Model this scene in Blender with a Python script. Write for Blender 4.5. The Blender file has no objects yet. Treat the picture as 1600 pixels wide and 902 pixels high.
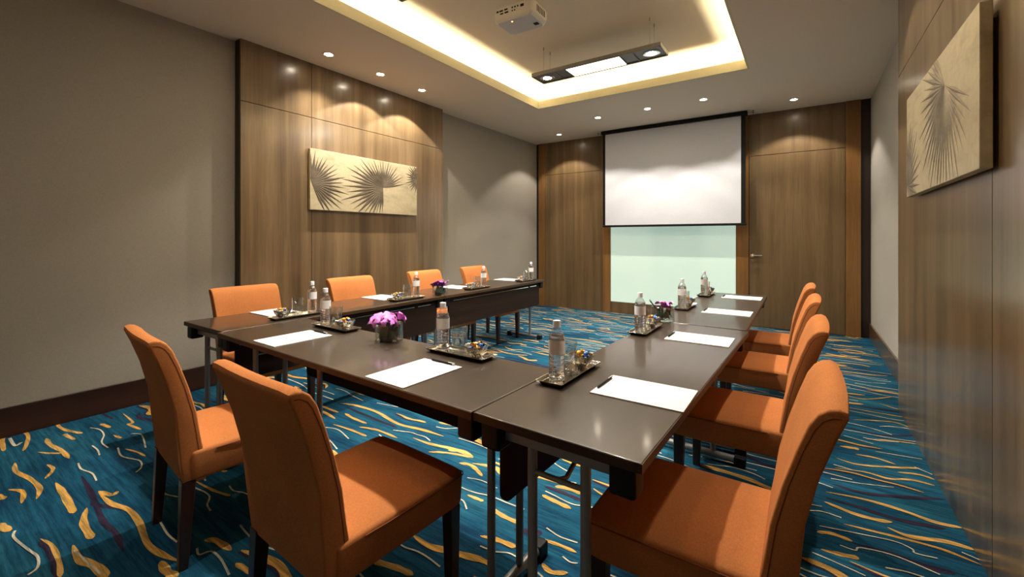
import bpy, bmesh, math, random
from mathutils import Vector, Matrix
PI = math.pi
C = bpy.context.scene.collection
SC = bpy.context.scene
random.seed(7)

# ------------------------------------------------------------ materials
def mat(name, col=(.5, .5, .5), rough=.5, metal=0, spec=.5, **kw):
    m = bpy.data.materials.new(name); m.use_nodes = True
    b = m.node_tree.nodes['Principled BSDF']
    b.inputs['Base Color'].default_value = (*col, 1)
    b.inputs['Roughness'].default_value = rough
    b.inputs['Metallic'].default_value = metal
    b.inputs['Specular IOR Level'].default_value = spec
    for k, v in kw.items():
        b.inputs[k].default_value = v
    return m

class NT:
    def __init__(s, m):
        s.t = m.node_tree; s.b = s.t.nodes['Principled BSDF']
    def n(s, kind, **kw):
        nd = s.t.nodes.new(kind)
        for k, v in kw.items():
            if k in nd.inputs: nd.inputs[k].default_value = v
            else: setattr(nd, k, v)
        return nd
    def l(s, a, b): s.t.links.new(a, b)
    def coord(s, scale=(1, 1, 1), out='Object', rot=(0, 0, 0)):
        tc = s.n('ShaderNodeTexCoord'); mp = s.n('ShaderNodeMapping')
        mp.inputs['Scale'].default_value = scale; mp.inputs['Rotation'].default_value = rot
        s.l(tc.outputs[out], mp.inputs['Vector']); return mp.outputs['Vector']
    def noise(s, vec, scale=5, detail=4, rough=.5, dist=0):
        nd = s.n('ShaderNodeTexNoise'); nd.inputs['Scale'].default_value = scale
        nd.inputs['Detail'].default_value = detail; nd.inputs['Roughness'].default_value = rough
        nd.inputs['Distortion'].default_value = dist
        s.l(vec, nd.inputs['Vector']); return nd.outputs['Fac']
    def ramp(s, fac, stops):
        r = s.n('ShaderNodeValToRGB'); e = r.color_ramp.elements
        e[0].position, e[0].color = stops[0][0], (*stops[0][1], 1)
        e[1].position, e[1].color = stops[-1][0], (*stops[-1][1], 1)
        for p, c in stops[1:-1]:
            q = e.new(p); q.color = (*c, 1)
        s.l(fac, r.inputs['Fac']); return r.outputs['Color']
    def mix(s, a, b, fac, mode='MIX'):
        m = s.n('ShaderNodeMix'); m.data_type = 'RGBA'; m.blend_type = mode
        for v, i in ((a, 6), (b, 7)):
            if isinstance(v, tuple): m.inputs[i].default_value = (*v, 1)
            else: s.l(v, m.inputs[i])
        if isinstance(fac, (int, float)): m.inputs[0].default_value = fac
        else: s.l(fac, m.inputs[0])
        return m.outputs[2]
    def bump(s, h, strength=.2, dist=.002):
        b = s.n('ShaderNodeBump'); b.inputs['Strength'].default_value = strength
        b.inputs['Distance'].default_value = dist
        s.l(h, b.inputs['Height']); s.l(b.outputs['Normal'], s.b.inputs['Normal'])

def wood(name, dark, mid, light, axis, rough=.35, planks=None, coat=0., fine=70, spec=.5):
    """veneer whose grain runs along `axis` (0,1,2)"""
    m = mat(name, mid, rough, spec=spec); t = NT(m)
    sc = [1., 1., 1.]; sc[axis] = .04
    v = t.coord(tuple(sc))
    f = t.noise(v, fine, 5, .65); g = t.noise(v, 9, 3, .5)
    c1 = t.ramp(g, [(.3, dark), (.5, mid), (.72, light)])
    c2 = t.ramp(f, [(.3, (.72, .72, .72)), (.7, (1.12, 1.12, 1.12))])
    c = t.mix(c1, c2, .8, 'MULTIPLY')
    if planks:      # strips of veneer of slightly different tone
        sc2 = [0., 0., 0.]; sc2[planks[0]] = planks[1]
        v2 = t.coord(tuple(sc2)); fl = t.n('ShaderNodeVectorMath', operation='FLOOR')
        t.l(v2, fl.inputs[0]); wn = t.n('ShaderNodeTexWhiteNoise'); t.l(fl.outputs[0], wn.inputs['Vector'])
        c3 = t.ramp(wn.outputs['Value'], [(0, (.84, .84, .84)), (1, (1.1, 1.09, 1.07))])
        c = t.mix(c, c3, 1, 'MULTIPLY')
    t.l(c, t.b.inputs['Base Color']); t.bump(f, .08, .001)
    if coat:
        t.b.inputs['Coat Weight'].default_value = coat; t.b.inputs['Coat Roughness'].default_value = .18 if planks else .10
    return m

def fabric(name, col, scale=900, spread=.14, rough=.9, sheen=.3):
    m = mat(name, col, rough, spec=.2); t = NT(m)
    v = t.coord((1, 1, 1)); a = t.noise(v, scale * .35, 2, .6); b = t.noise(t.coord((1, .25, 1)), scale * .5, 2, .5)
    b2 = t.noise(t.coord((.25, 1, .35)), scale * .5, 2, .5)
    lo = tuple(x * (1 - spread) for x in col); hi = tuple(min(1, x * (1 + spread)) for x in col)
    w = t.n('ShaderNodeMath', operation='ADD'); t.l(b, w.inputs[0]); t.l(b2, w.inputs[1])
    w2 = t.n('ShaderNodeMath', operation='MULTIPLY'); t.l(w.outputs[0], w2.inputs[0]); w2.inputs[1].default_value = .5
    c = t.ramp(w2.outputs[0], [(.35, lo), (.65, hi)])
    big = t.noise(v, 6, 2, .5)
    c = t.mix(c, t.ramp(big, [(.3, (.93, .93, .93)), (.7, (1.05, 1.05, 1.05))]), 1, 'MULTIPLY')
    t.l(c, t.b.inputs['Base Color']); t.bump(w2.outputs[0], .35, .0012)
    t.b.inputs['Sheen Weight'].default_value = sheen; t.b.inputs['Sheen Roughness'].default_value = .4
    t.b.inputs['Sheen Tint'].default_value = (*hi, 1)
    return m

def emit(name, col, s):
    m = mat(name, col); b = m.node_tree.nodes['Principled BSDF']
    b.inputs['Emission Color'].default_value = (*col, 1); b.inputs['Emission Strength'].default_value = s
    return m

def wallcover(name, col):
    m = mat(name, col, .75, spec=.25); t = NT(m)
    a = t.noise(t.coord((.12, .12, 1)), 420, 3, .6); b = t.noise(t.coord((1, 1, .08)), 380, 3, .6)
    w = t.n('ShaderNodeMath', operation='ADD'); t.l(a, w.inputs[0]); t.l(b, w.inputs[1])
    w2 = t.n('ShaderNodeMath', operation='MULTIPLY'); t.l(w.outputs[0], w2.inputs[0]); w2.inputs[1].default_value = .5
    lo = tuple(x * .88 for x in col); hi = tuple(x * 1.1 for x in col)
    t.l(t.ramp(w2.outputs[0], [(.35, lo), (.65, hi)]), t.b.inputs['Base Color']); t.bump(w2.outputs[0], .15, .001)
    return m

def plaster(name, col):
    m = mat(name, col, .85, spec=.2); t = NT(m)
    a = t.noise(t.coord(), 60, 4, .6)
    t.l(t.ramp(a, [(.3, tuple(x * .97 for x in col)), (.7, tuple(x * 1.02 for x in col))]), t.b.inputs['Base Color'])
    t.bump(a, .04, .001); return m

M = {}
M['ceiling'] = plaster('ceiling_paint', (.76, .66, .535))
M['cove'] = plaster('cove_paint', (.66, .61, .44))
M['wall'] = wallcover('beige_wallcover', (.37, .335, .28))
M['wall_r'] = wallcover('pale_wallcover', (.50, .475, .42))
M['panel_y'] = wood('walnut_panel', (.125, .078, .037), (.190, .123, .061), (.255, .170, .090), 2, .30, (1, 6.2), coat=.55)
M['panel_x'] = wood('walnut_panel_far', (.125, .075, .032), (.170, .105, .046), (.215, .138, .064), 2, .34, (0, 5.5), coat=.2)
M['trim'] = wood('orange_trim_wood', (.20, .090, .022), (.25, .118, .032), (.30, .145, .042), 2, .35, fine=90, coat=.2)
M['edge_dark'] = mat('dark_wood_edge', (.022, .010, .006), .4)
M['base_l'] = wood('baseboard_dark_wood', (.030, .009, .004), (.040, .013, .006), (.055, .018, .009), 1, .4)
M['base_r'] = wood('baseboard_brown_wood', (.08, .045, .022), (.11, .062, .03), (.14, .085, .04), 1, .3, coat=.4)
M['table'] = wood('espresso_wood_top', (.024, .013, .006), (.035, .020, .009), (.048, .029, .014), 1, .36, fine=60, coat=.55)
M['table_edge'] = wood('table_edge_band', (.035, .016, .007), (.05, .024, .010), (.07, .034, .014), 1, .4, spec=.25)
M['modesty'] = wood('modesty_panel_wood', (.014, .007, .004), (.02, .010, .006), (.028, .013, .007), 1, .6, spec=.15)
M['black'] = mat('black_plastic', (.007, .007, .007), .5, spec=.2)
M['steel'] = mat('grey_steel_tube', (.27, .27, .265), .35, .35)
M['chrome'] = mat('chrome', (.82, .82, .80), .12, 1)
M['silver'] = mat('silver_tray', (.70, .68, .64), .10, 1)
t = NT(M['silver']); t.bump(t.noise(t.coord(), 140, 2), .10, .001)
M['orange'] = fabric('orange_woven_fabric', (.52, .185, .055))
M['seam'] = mat('seam_thread', (.22, .055, .012), .9)
M['leg'] = wood('chair_leg_wood', (.025, .009, .005), (.04, .015, .008), (.06, .023, .012), 2, .32)
M['paper'] = mat('white_paper', (.88, .86, .83), .7)
M['glass'] = mat('clear_glass', (1, 1, 1), .015, **{'Transmission Weight': 1., 'IOR': 1.45})
def thin_glass(name, tint, rough=.02, lo=.13):
    m = bpy.data.materials.new(name); m.use_nodes = True; t = m.node_tree; t.nodes.remove(t.nodes['Principled BSDF'])
    o = t.nodes['Material Output']; a = t.nodes.new('ShaderNodeBsdfTransparent'); a.inputs[0].default_value = (*tint, 1)
    g = t.nodes.new('ShaderNodeBsdfGlossy'); g.inputs['Roughness'].default_value = rough
    lw = t.nodes.new('ShaderNodeLayerWeight'); lw.inputs['Blend'].default_value = .5
    pw = t.nodes.new('ShaderNodeMath'); pw.operation = 'POWER'; pw.inputs[1].default_value = 3.5; t.links.new(lw.outputs['Facing'], pw.inputs[0])
    f = t.nodes.new('ShaderNodeMapRange'); f.inputs['To Min'].default_value = lo; f.inputs['To Max'].default_value = .85; t.links.new(pw.outputs[0], f.inputs['Value']); x = t.nodes.new('ShaderNodeMixShader')
    t.links.new(f.outputs[0], x.inputs[0]); t.links.new(a.outputs[0], x.inputs[1]); t.links.new(g.outputs[0], x.inputs[2]); t.links.new(x.outputs[0], o.inputs['Surface'])
    return m
M['glass'] = thin_glass('thin_clear_glass', (.96, .97, .96))
M['shell'] = thin_glass('thin_clear_plastic', (.99, .99, 1), .12, .24)
M['water'] = mat('water', (1, 1, 1), .0, **{'Transmission Weight': 1., 'IOR': 1.33})
M['bottle'] = mat('clear_plastic', (1, 1, 1), .03, **{'Transmission Weight': 1., 'IOR': 1.42})
M['cap'] = mat('white_cap', (.88, .90, .94), .4)
M['label'] = mat('pale_label', (.88, .86, .84), .5)
M['art'] = None
M['screen'] = plaster('matte_screen_cloth', (.77, .785, .84))
M['mint'] = mat('mint_glass_added_glow', (.66, .80, .71), .15, spec=.5, **{'Emission Color': (.60, .80, .68, 1), 'Emission Strength': .40})  # board is no lamp; emission added to brighten it beyond the lamp light
M['grey'] = mat('grey_lamp_housing', (.19, .18, .18), .45, .2)
M['proj'] = mat('projector_white_plastic', (.62, .60, .58), .45)
M['spot_e'] = emit('lit_spot_bulb', (1, .86, .66), 60)
M['diff_e'] = emit('lit_diffuser', (1, .96, .90), 5)
M['strip_e'] = emit('lit_cove_strip', (1, .90, .62), 4)
M['amber_e'] = emit('amber_status_light', (1, .45, .08), 4)
M['ring'] = mat('downlight_ring', (.75, .70, .62), .4)
M['petal'] = mat('orchid_petal', (.78, .26, .78), .5, **{'Subsurface Weight': .15})
M['petal_dark'] = mat('orchid_petal_deep', (.42, .09, .44), .5)
M['lip'] = mat('orchid_lip', (.65, .12, .35), .5)
M['leaf'] = mat('dark_leaf', (.012, .028, .008), .4)
M['sw_o'] = mat('orange_foil', (.85, .42, .05), .28, .3)
M['sw_b'] = mat('blue_foil', (.04, .16, .50), .28, .3)
M['sw_w'] = mat('white_foil', (.75, .78, .80), .25, .4)
M['lens'] = mat('lens_glass', (.01, .01, .015), .05)

def art_mat(name, dark, light):
    m = mat(name, light, .45, .25); t = NT(m)
    v = t.coord((1, .6, 1.6)); a = t.noise(v, 7, 8, .65, .6); b = t.noise(t.coord((1, 3, .4)), 30, 4, .6)
    c = t.ramp(a, [(.30, dark), (.50, light), (.72, tuple(x * 1.15 for x in light))])
    c = t.mix(c, t.ramp(b, [(.3, (.86, .86, .86)), (.7, (1.05, 1.05, 1.05))]), .8, 'MULTIPLY')
    t.l(c, t.b.inputs['Base Color']); t.bump(a, .3, .003); return m
M['canvas'] = art_mat('champagne_leaf_canvas', (.42, .34, .20), (.56, .475, .30))
M['frond'] = art_mat('bronze_frond_paint', (.075, .056, .036), (.135, .105, .07))
M['frond_pale'] = art_mat('pale_frond_relief', (.14, .11, .07), (.24, .195, .13))

def carpet_mat(name, lo, mid, hi):
    m = mat(name, mid, .95, spec=.1); t = NT(m)
    a = t.noise(t.coord((.22, 1, 1)), 5, 5, .6); b = t.noise(t.coord((.06, 1, 1)), 60, 4, .7); p = t.noise(t.coord(), 330, 2, .6)
    c = t.ramp(a, [(.32, lo), (.5, mid), (.68, hi)])
    c = t.mix(c, t.ramp(b, [(.38, (.50, .54, .58)), (.62, (1.40, 1.34, 1.28))]), .9, 'MULTIPLY')
    c = t.mix(c, t.ramp(p, [(.3, (.78, .78, .78)), (.7, (1.16, 1.16, 1.16))]), .8, 'MULTIPLY')
    t.l(c, t.b.inputs['Base Color']); t.bump(p, .7, .004)
    return m
M['carpet'] = carpet_mat('carpet_teal', (.005, .038, .085), (.010, .080, .145), (.022, .135, .205))
M['c_orange'] = carpet_mat('carpet_ochre', (.50, .26, .05), (.66, .38, .10), (.74, .47, .17))
M['c_cream'] = carpet_mat('carpet_cream', (.58, .52, .36), (.68, .63, .48), (.74, .70, .55))
M['c_purple'] = carpet_mat('carpet_plum', (.022, .016, .035), (.035, .025, .05), (.05, .035, .065))

# ------------------------------------------------------------ mesh helpers
class MB:
    def __init__(s): s.v = []; s.f = []; s.mi = []; s.cur = 0
    def add(s, vs, fs):
        k = len(s.v); s.v += [tuple(v) for v in vs]
        s.f += [tuple(i + k for i in f) for f in fs]; s.mi += [s.cur] * len(fs)
    def box(s, x0, x1, y0, y1, z0, z1, mtx=None):
        vs = [Vector(p) for p in ((x0, y0, z0), (x1, y0, z0), (x1, y1, z0), (x0, y1, z0), (x0, y0, z1), (x1, y0, z1), (x1, y1, z1), (x0, y1, z1))]
        if mtx: vs = [mtx @ v for v in vs]
        s.add(vs, [(3, 2, 1, 0), (4, 5, 6, 7), (0, 1, 5, 4), (1, 2, 6, 5), (2, 3, 7, 6), (3, 0, 4, 7)])
    def frustum(s, a, ha, b, hb):      # square-section leg from centre a (half size ha) to centre b
        vs = []
        for c, h in ((a, ha), (b, hb)):
            for sx, sy in ((-1, -1), (1, -1), (1, 1), (-1, 1)): vs.append((c[0] + sx * h, c[1] + sy * h, c[2]))
        s.add(vs, [(3, 2, 1, 0), (4, 5, 6, 7), (0, 1, 5, 4), (1, 2, 6, 5), (2, 3, 7, 6), (3, 0, 4, 7)])
    def tube(s, pts, r, seg=12, caps=True):
        pts = [Vector(p) for p in pts]; n = len(pts); rings = []
        rs = r if isinstance(r, (list, tuple)) else [r] * n
        up = None
        for i, p in enumerate(pts):
            d = (pts[min(i + 1, n - 1)] - pts[max(i - 1, 0)]).normalized()
            if up is None:
                up = d.orthogonal().normalized()
            else:
                up = (up - d * up.dot(d)).normalized()
            w = d.cross(up)
            rings.append([p + (up * math.cos(2 * PI * k / seg) + w * math.sin(2 * PI * k / seg)) * rs[i] for k in range(seg)])
        vs = [v for q in rings for v in q]; fs = []
        for i in range(n - 1):
            for k in range(seg):
                a = i * seg + k; b = i * seg + (k + 1) % seg
                fs.append((a, b, b + seg, a + seg))
        if caps:
            fs.append(tuple(range(seg))[::-1]); fs.append(tuple((n - 1) * seg + k for k in range(seg)))
        s.add(vs, fs)
    def lathe(s, prof, seg=24, c=(0, 0, 0), ribs=0, ribamp=0, sx=1, sy=1):
        vs = []; fs = []; n = len(prof)
        for r, z in prof:
            for k in range(seg):
                a = 2 * PI * k / seg; rr = r * (1 + (ribamp * math.cos(ribs * a) if ribs else 0))
                vs.append((c[0] + rr * math.cos(a) * sx, c[1] + rr * math.sin(a) * sy, c[2] + z))
        for i in range(n - 1):
            for k in range(seg):
                a = i * seg + k; b = i * seg + (k + 1) % seg
                fs.append((a, b, b + seg, a + seg))
        if prof[0][0] > 1e-6: fs.append(tuple(range(seg))[::-1])
        if prof[-1][0] > 1e-6: fs.append(tuple((n - 1) * seg + k for k in range(seg)))
        s.add(vs, fs)
    def sphere(s, c, r, seg=10, rings=6, sc=(1, 1, 1)):
        prof = [(max(1e-4, r * math.sin(PI * i / rings)), -r * math.cos(PI * i / rings)) for i in range(rings + 1)]
        k = len(s.v); s.lathe(prof, seg)
        for i in range(k, len(s.v)):
            x, y, z = s.v[i]; s.v[i] = (c[0] + x * sc[0], c[1] + y * sc[1], c[2] + z * sc[2])
    def build(s, name, m, parent=None, smooth=False, bevel=0, seg=2, angle=35, loc=None, weld=False):
        me = bpy.data.meshes.new(name); me.from_pydata(s.v, [], s.f)
        ms = m if isinstance(m, (list, tuple)) else [m]
        for q in ms: me.materials.append(q)
        for p, i in zip(me.polygons, s.mi): p.material_index = i
        bm = bmesh.new(); bm.from_mesh(me)
        if weld: bmesh.ops.remove_doubles(bm, verts=bm.verts, dist=1e-4)
        bmesh.ops.recalc_face_normals(bm, faces=bm.faces)
        if bevel:
            es = [e for e in bm.edges if len(e.link_faces) == 2 and e.calc_face_angle(0) > math.radians(angle)]
            bmesh.ops.bevel(bm, geom=es, offset=bevel, segments=seg, profile=.5, affect='EDGES', clamp_overlap=True)
        if smooth or bevel:
            for f in bm.faces: f.smooth = True
            for e in bm.edges:
                if len(e.link_faces) == 2 and e.calc_face_angle(0) > math.radians(50): e.smooth = False
        bm.to_mesh(me); bm.free()
        o = bpy.data.objects.new(name, me); C.objects.link(o)
        if parent: o.parent = parent
        if loc: o.location = loc
        if bevel and bevel < .0105:
            w = o.modifiers.new('weighted_normals', 'WEIGHTED_NORMAL'); w.keep_sharp = True
        return o

def thing(name, label, cat, loc=(0, 0, 0), rotz=0, group=None):
    o = bpy.data.objects.new(name, None); C.objects.link(o); o.empty_display_size = .1
    o.location = loc; o.rotation_euler = (0, 0, rotz); o['label'] = label; o['category'] = cat
    if group: o['group'] = group
    return o
def tag(o, label, cat, group=None):
    o['label'] = label; o['category'] = cat
    if group: o['group'] = group
    return o
def struct(mb, name, m, **kw):
    o = mb.build(name, m, **kw); o['kind'] = 'structure'; return o
def dup(root, loc, rotz, label, group=None):
    r = root.copy(); C.objects.link(r); r.location = loc; r.rotation_euler = (0, 0, rotz); r['label'] = label
    if group: r['group'] = group
    for ch in list(root.children):
        c = ch.copy(); C.objects.link(c); c.parent = r
        for g in list(ch.children):
            d = g.copy(); C.objects.link(d); d.parent = c
    return r

# ------------------------------------------------------------ dimensions
XL, XR, YF, YN, H = -4.25, .685, 7.10, -1.0, 3.05
PLX, PRX = -4.15, .57          # faces of the two side wall panels
HU = 3.30                      # raised ceiling inside the cove
OX0, OX1, OY0, OY1 = -3.04, -.505, .95, 5.13
CAMH = 1.28; FPX = 677.2; YAW = .59564; HY = 371.5
cs, sn = math.cos(YAW), math.sin(YAW)
def floor_pt(x, y):
    """where a mark of the carpet lies on the floor, from its measured place in the photograph"""
    a = (x - 800) / FPX; d = CAMH * FPX / (y - HY)
    return Vector(((a * cs - sn) * d, (a * sn + cs) * d))

# ------------------------------------------------------------ room shell
b = MB(); b.box(XL - .15, XL, YN - .1, YF + .3, 0, HU + .2); struct(b, 'wall_left', M['wall'])
b = MB(); b.box(XR, XR + .15, YN - .1, YF + .3, 0, HU + .2); struct(b, 'wall_right', M['wall_r'])
b = MB(); b.box(XL, XR, YF + .06, YF + .25, 0, HU + .2); struct(b, 'wall_far', M['panel_x'])
b = MB(); b.box(XL, XR, YN - .15, YN, 0, HU + .2); struct(b, 'wall_near', M['wall'])

# ceiling: soffit ring, fascia lip, cove trough and raised centre in one shell
TR = .42; LIP = .10
b = MB(); z1 = H + .02
X0, X1, Y0, Y1 = XL, XR, YN, YF + .06
for q in ((X0, X1, Y0, OY0 - .02), (X0, X1, OY1 + .02, Y1), (X0, OX0 - .02, OY0 - .02, OY1 + .02), (OX1 + .02, X1, OY0 - .02, OY1 + .02)):
    b.box(*q, H, z1)
struct(b, 'ceiling', M['ceiling'])
b = MB()
b.box(OX0 - .02, OX0, OY0 - .02, OY1 + .02, H, H + LIP); b.box(OX1, OX1 + .02, OY0 - .02, OY1 + .02, H, H + LIP)
b.box(OX0, OX1, OY0 - .02, OY0, H, H + LIP); b.box(OX0, OX1, OY1, OY1 + .02, H, H + LIP)
struct(b, 'trim_1', M['cove'])
b = MB()
b.box(OX0 - TR - .05, OX0 - TR, OY0 - TR, OY1 + TR, z1, HU); b.box(OX1 + TR, OX1 + TR + .05, OY0 - TR, OY1 + TR, z1, HU)
b.box(OX0 - TR - .05, OX1 + TR + .05, OY0 - TR - .05, OY0 - TR, z1, HU); b.box(OX0 - TR - .05, OX1 + TR + .05, OY1 + TR, OY1 + TR + .05, z1, HU)
b.box(OX0 - TR - .05, OX1 + TR + .05, OY0 - TR - .05, OY1 + TR + .05, HU, HU + .05)
struct(b, 'ceiling_raised', M['ceiling'])

# baseboards
BH = .19
b = MB(); b.box(XL, XL + .018, YN, 1.83, 0, BH); b.box(XL, XL + .018, 4.42, YF - .02, 0, BH); struct(b, 'baseboard_left', M['base_l'], bevel=.003)
b = MB(); b.box(XR - .018, XR, 4.29, YF, 0, BH); struct(b, 'baseboard_right', M['base_r'], bevel=.003)

# side wall wood panels (seams are real grooves between the boards)
def side_panel(name, xw, xf, y0, y1, seamz, seamys, m):
    b = MB(); g = .003
    ys = [y0] + seamys + [y1]
    for a, c in zip(ys[:-1], ys[1:]):
        for z0, z1_ in ((0, seamz), (seamz, H)):
            b.box(min(xf, xf + (xw - xf) * .3), max(xf, xf + (xw - xf) * .3), a + g, c - g, z0 + (g if z0 else 0), z1_ - (g if z1_ != H else 0))
    b.cur = 1; x2 = xf + (xw - xf) * .25
    b.box(min(x2, xw), max(x2, xw), y0 + .001, y1 - .001, 0, H)
    return struct(b, name, [m, M['edge_dark']])
side_panel('trim_2', XL, PLX, 1.83, 4.42, 2.50, [2.50], M['panel_y'])
side_panel('trim_3', XR, PRX, YN, 4.29, 2.47, [-.1, 1.10, 2.32], M['panel_y'])

# far wall joinery
def fbox(b, x0, x1, z0, z1_, y0=YF, y1=YF + .06): b.box(x0, x1, y0, y1, z0, z1_)
b = MB(); fbox(b, -4.06, -2.91, 0, 2.447); fbox(b, -4.06, -2.91, 2.453, H); struct(b, 'trim_4', M['panel_x'])
for k, (a, c) in enumerate(((-4.195, -4.063), (-2.907, -2.77), (-.846, -.683), (.430, .584))):
    b = MB(); fbox(b, a, c, 0, H, YF - .015, YF + .06); struct(b, 'trim_%d' % (5 + k), M['trim'], bevel=.002)
b = MB(); fbox(b, -2.77, -.846, 0, .19); fbox(b, -2.77, -.846, 1.75, H); struct(b, 'trim_9', M['panel_x'])
b = MB(); fbox(b, -.68, .427, 2.456, H); struct(b, 'trim_10', M['panel_x'])
b = MB(); b.box(-.676, .425, YF, YF + .055, .006, 2.448); door = struct(b, 'door_1', M['panel_x'], bevel=.002)
b = MB(); b.box(-4.25, -4.198, YF + .01, YF + .06, 0, H); b.box(.586, .684, YF + .01, YF + .06, 0, H); struct(b, 'trim_11', M['edge_dark'])
b = MB()
b.tube([(-.635, YF, 1.025), (-.635, YF - .008, 1.025)], .026, 20); b.tube([(-.635, YF - .006, 1.025), (-.635, YF - .05, 1.025)], .010)
b.tube([(-.640, YF - .048, 1.025), (-.60, YF - .05, 1.025), (-.51, YF - .05, 1.025)], .0095)
o = b.build('door_handle', M['chrome'], door, smooth=True); o['label'] = 'chrome lever handle'
b = MB(); b.tube([(-.635, YF, .945), (-.635, YF - .010, .945)], .024, 20); b.tube([(-.635, YF - .008, .945), (-.635, YF - .020, .945)], .010, 12)
b.build('door_lock', M['chrome'], door, smooth=True)

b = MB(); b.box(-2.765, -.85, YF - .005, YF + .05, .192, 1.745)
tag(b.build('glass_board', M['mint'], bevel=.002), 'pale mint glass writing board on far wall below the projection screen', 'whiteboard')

# ------------------------------------------------------------ floor with its woven pattern
fb = MB(); fb.box(XL, XR, YN, YF + .06, -.05, 0)
strokes = []
def ribbon(pts, w, kind, taper=1):
    """a woven stroke: tapered band following pts (floor metres)"""
    n = 9; P = []; ribbon.k = getattr(ribbon, 'k', 0) + 1
    pp = [pts[0]] + list(pts) + [pts[-1]]
    for i in range(1, len(pp) - 2):
        a, b_, c, d = pp[i - 1:i + 3]
        for k in range(n):
            u = k / n
            P.append(.5 * ((2 * b_) + (c - a) * u + (2 * a - 5 * b_ + 4 * c - d) * u * u + (3 * b_ - a - 3 * c + d) * u ** 3))
    P.append(pts[-1]); N = len(P); vs = []; z = {'o': .0016, 'c': .0024, 'p': .0008}[kind] + (ribbon.k % 60) * 1e-5
    for i, p in enumerate(P):
        d = P[min(i + 1, N - 1)] - P[max(i - 1, 0)]
        if d.length < 1e-6: d = Vector((1, 0))
        d.normalize(); nn = Vector((-d.y, d.x)); u = i / (N - 1)
        if kind == 'c': h = w * .5
        else:
            e = min(1, u / .22) * min(1, (1 - u) / .22) if taper == 1 else (min(1, u / .5) * min(1, (1 - u) / .1))
            h = w * .5 * (.12 + .88 * math.sin(min(1, e) * PI / 2)) * (1 + .10 * math.sin(5 * u * PI + p.x * 5))
        ins = lambda q: (max(XL + .02, min(XR - .02, q.x)), max(YN + .01, min(YF - .01, q.y)), z)
        vs += [ins(p + nn * h), ins(p - nn * h)]
    fb.cur = {'o': 1, 'c': 2, 'p': 3}[kind]
    fb.add(vs, [(2 * i, 2 * i + 1, 2 * i + 3, 2 * i + 2) for i in range(N - 1)])
def px(ox, oy, sc_, kind, w, *p):
    if kind == 'c': w *= .75
    elif ox == 0: w *= .55
    elif ox < 1000: w *= .72
    pts = [floor_pt(ox + a / sc_, oy + c / sc_) for a, c in p]
    ribbon(pts, w, kind, random.choice((1, 1, 2))); strokes.extend(pts)
    for a, c in zip(pts[:-1], pts[1:]): strokes.append((a + c) / 2)
A = lambda *k: px(0, 600, 2.9875, *k)
A('o', .035, (95, 215), (130, 240), (125, 280), (108, 315)); A('o', .04, (10, 235), (12, 280), (18, 315)); A('c', .02, (45, 255), (70, 290), (100, 275))
A('o', .04, (265, 170), (275, 200), (320, 220), (385, 232)); A('o', .04, (300, 235), (315, 245), (350, 262)); A('o', .045, (215, 255), (235, 285), (290, 315), (322, 350))
A('o', .03, (175, 320), (230, 325), (290, 325)); A('o', .04, (70, 370), (75, 410), (140, 445), (185, 490), (170, 540)); A('o', .03, (220, 378), (248, 400), (210, 445))
A('o', .055, (260, 463), (300, 520), (345, 605)); A('o', .035, (40, 495), (95, 500), (110, 520), (100, 560)); A('o', .05, (405, 580), (390, 650), (430, 725))
A('p', .042, (380, 430), (430, 520), (480, 640), (540, 700), (575, 785)); A('p', .035, (420, 560), (480, 570), (600, 590))
A('o', .045, (460, 503), (520, 520), (550, 503)); A('o', .045, (462, 512), (520, 560), (600, 590), (650, 650), (690, 750), (760, 800), (840, 832))
A('c', .011, (420, 207), (465, 215), (485, 240), (475, 275), (505, 300)); A('c', .011, (430, 290), (455, 310), (465, 335)); A('c', .011, (365, 372), (380, 400), (430, 420), (450, 455))
A('c', .011, (550, 300), (570, 340), (650, 360), (660, 390), (635, 415)); A('c', .012, (70, 688), (65, 720), (130, 775), (175, 810), (175, 860), (130, 895))
A('c', .011, (610, 235), (660, 240), (680, 300)); A('c', .011, (740, 480), (770, 515), (830, 530)); A('c', .011, (920, 770), (930, 800), (985, 785), (1030, 820), (1070, 895))
A('c', .010, (935, 415), (960, 455)); A('p', .05, (185, 735), (225, 765), (258, 830), (262, 905)); A('o', .03, (188, 725), (240, 755), (275, 830), (282, 905)); A('o', .06, (340, 755), (370, 820), (440, 850), (500, 905)); A('c', .01, (345, 780), (400, 830), (470, 890))
A('o', .045, (470, 188), (515, 205)); A('o', .03, (530, 240), (565, 255)); A('o', .035, (575, 140), (620, 180), (600, 190), (660, 215)); A('o', .022, (585, 305), (640, 320), (680, 340))
A('o', .05, (955, 730), (1010, 735), (1080, 780)); A('o', .055, (750, 830), (780, 880), (830, 900)); A('o', .045, (1015, 390), (1055, 412)); A('o', .028, (910, 455), (1000, 500), (1075, 525))
A('o', .05, (-20, 520), (20, 540)); A('o', .055, (-10, 655), (45, 690)); A('p', .03, (450, 125), (530, 165)); A('o', .04, (1100, 840), (1190, 895))
A = lambda *k: px(1180, 540, 2.4929, *k)
A('o', .016, (365, 243), (470, 262), (575, 280)); A('o', .014, (350, 195), (430, 210), (540, 200)); A('o', .014, (380, 290), (450, 293), (540, 300), (600, 320)); A('o', .014, (430, 365), (530, 372), (630, 385))
A('c', .009, (420, 360), (480, 372), (560, 378)); A('o', .03, (330, 393), (405, 405)); A('c', .009, (470, 415), (560, 430), (650, 445)); A('o', .016, (390, 425), (470, 440), (548, 465))
A('o', .018, (315, 440), (400, 465), (520, 475), (640, 480)); A('c', .009, (620, 475), (690, 505)); A('o', .018, (310, 478), (430, 495), (520, 520), (610, 525), (700, 548)); A('o', .018, (555, 495), (640, 505), (700, 525))
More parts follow.
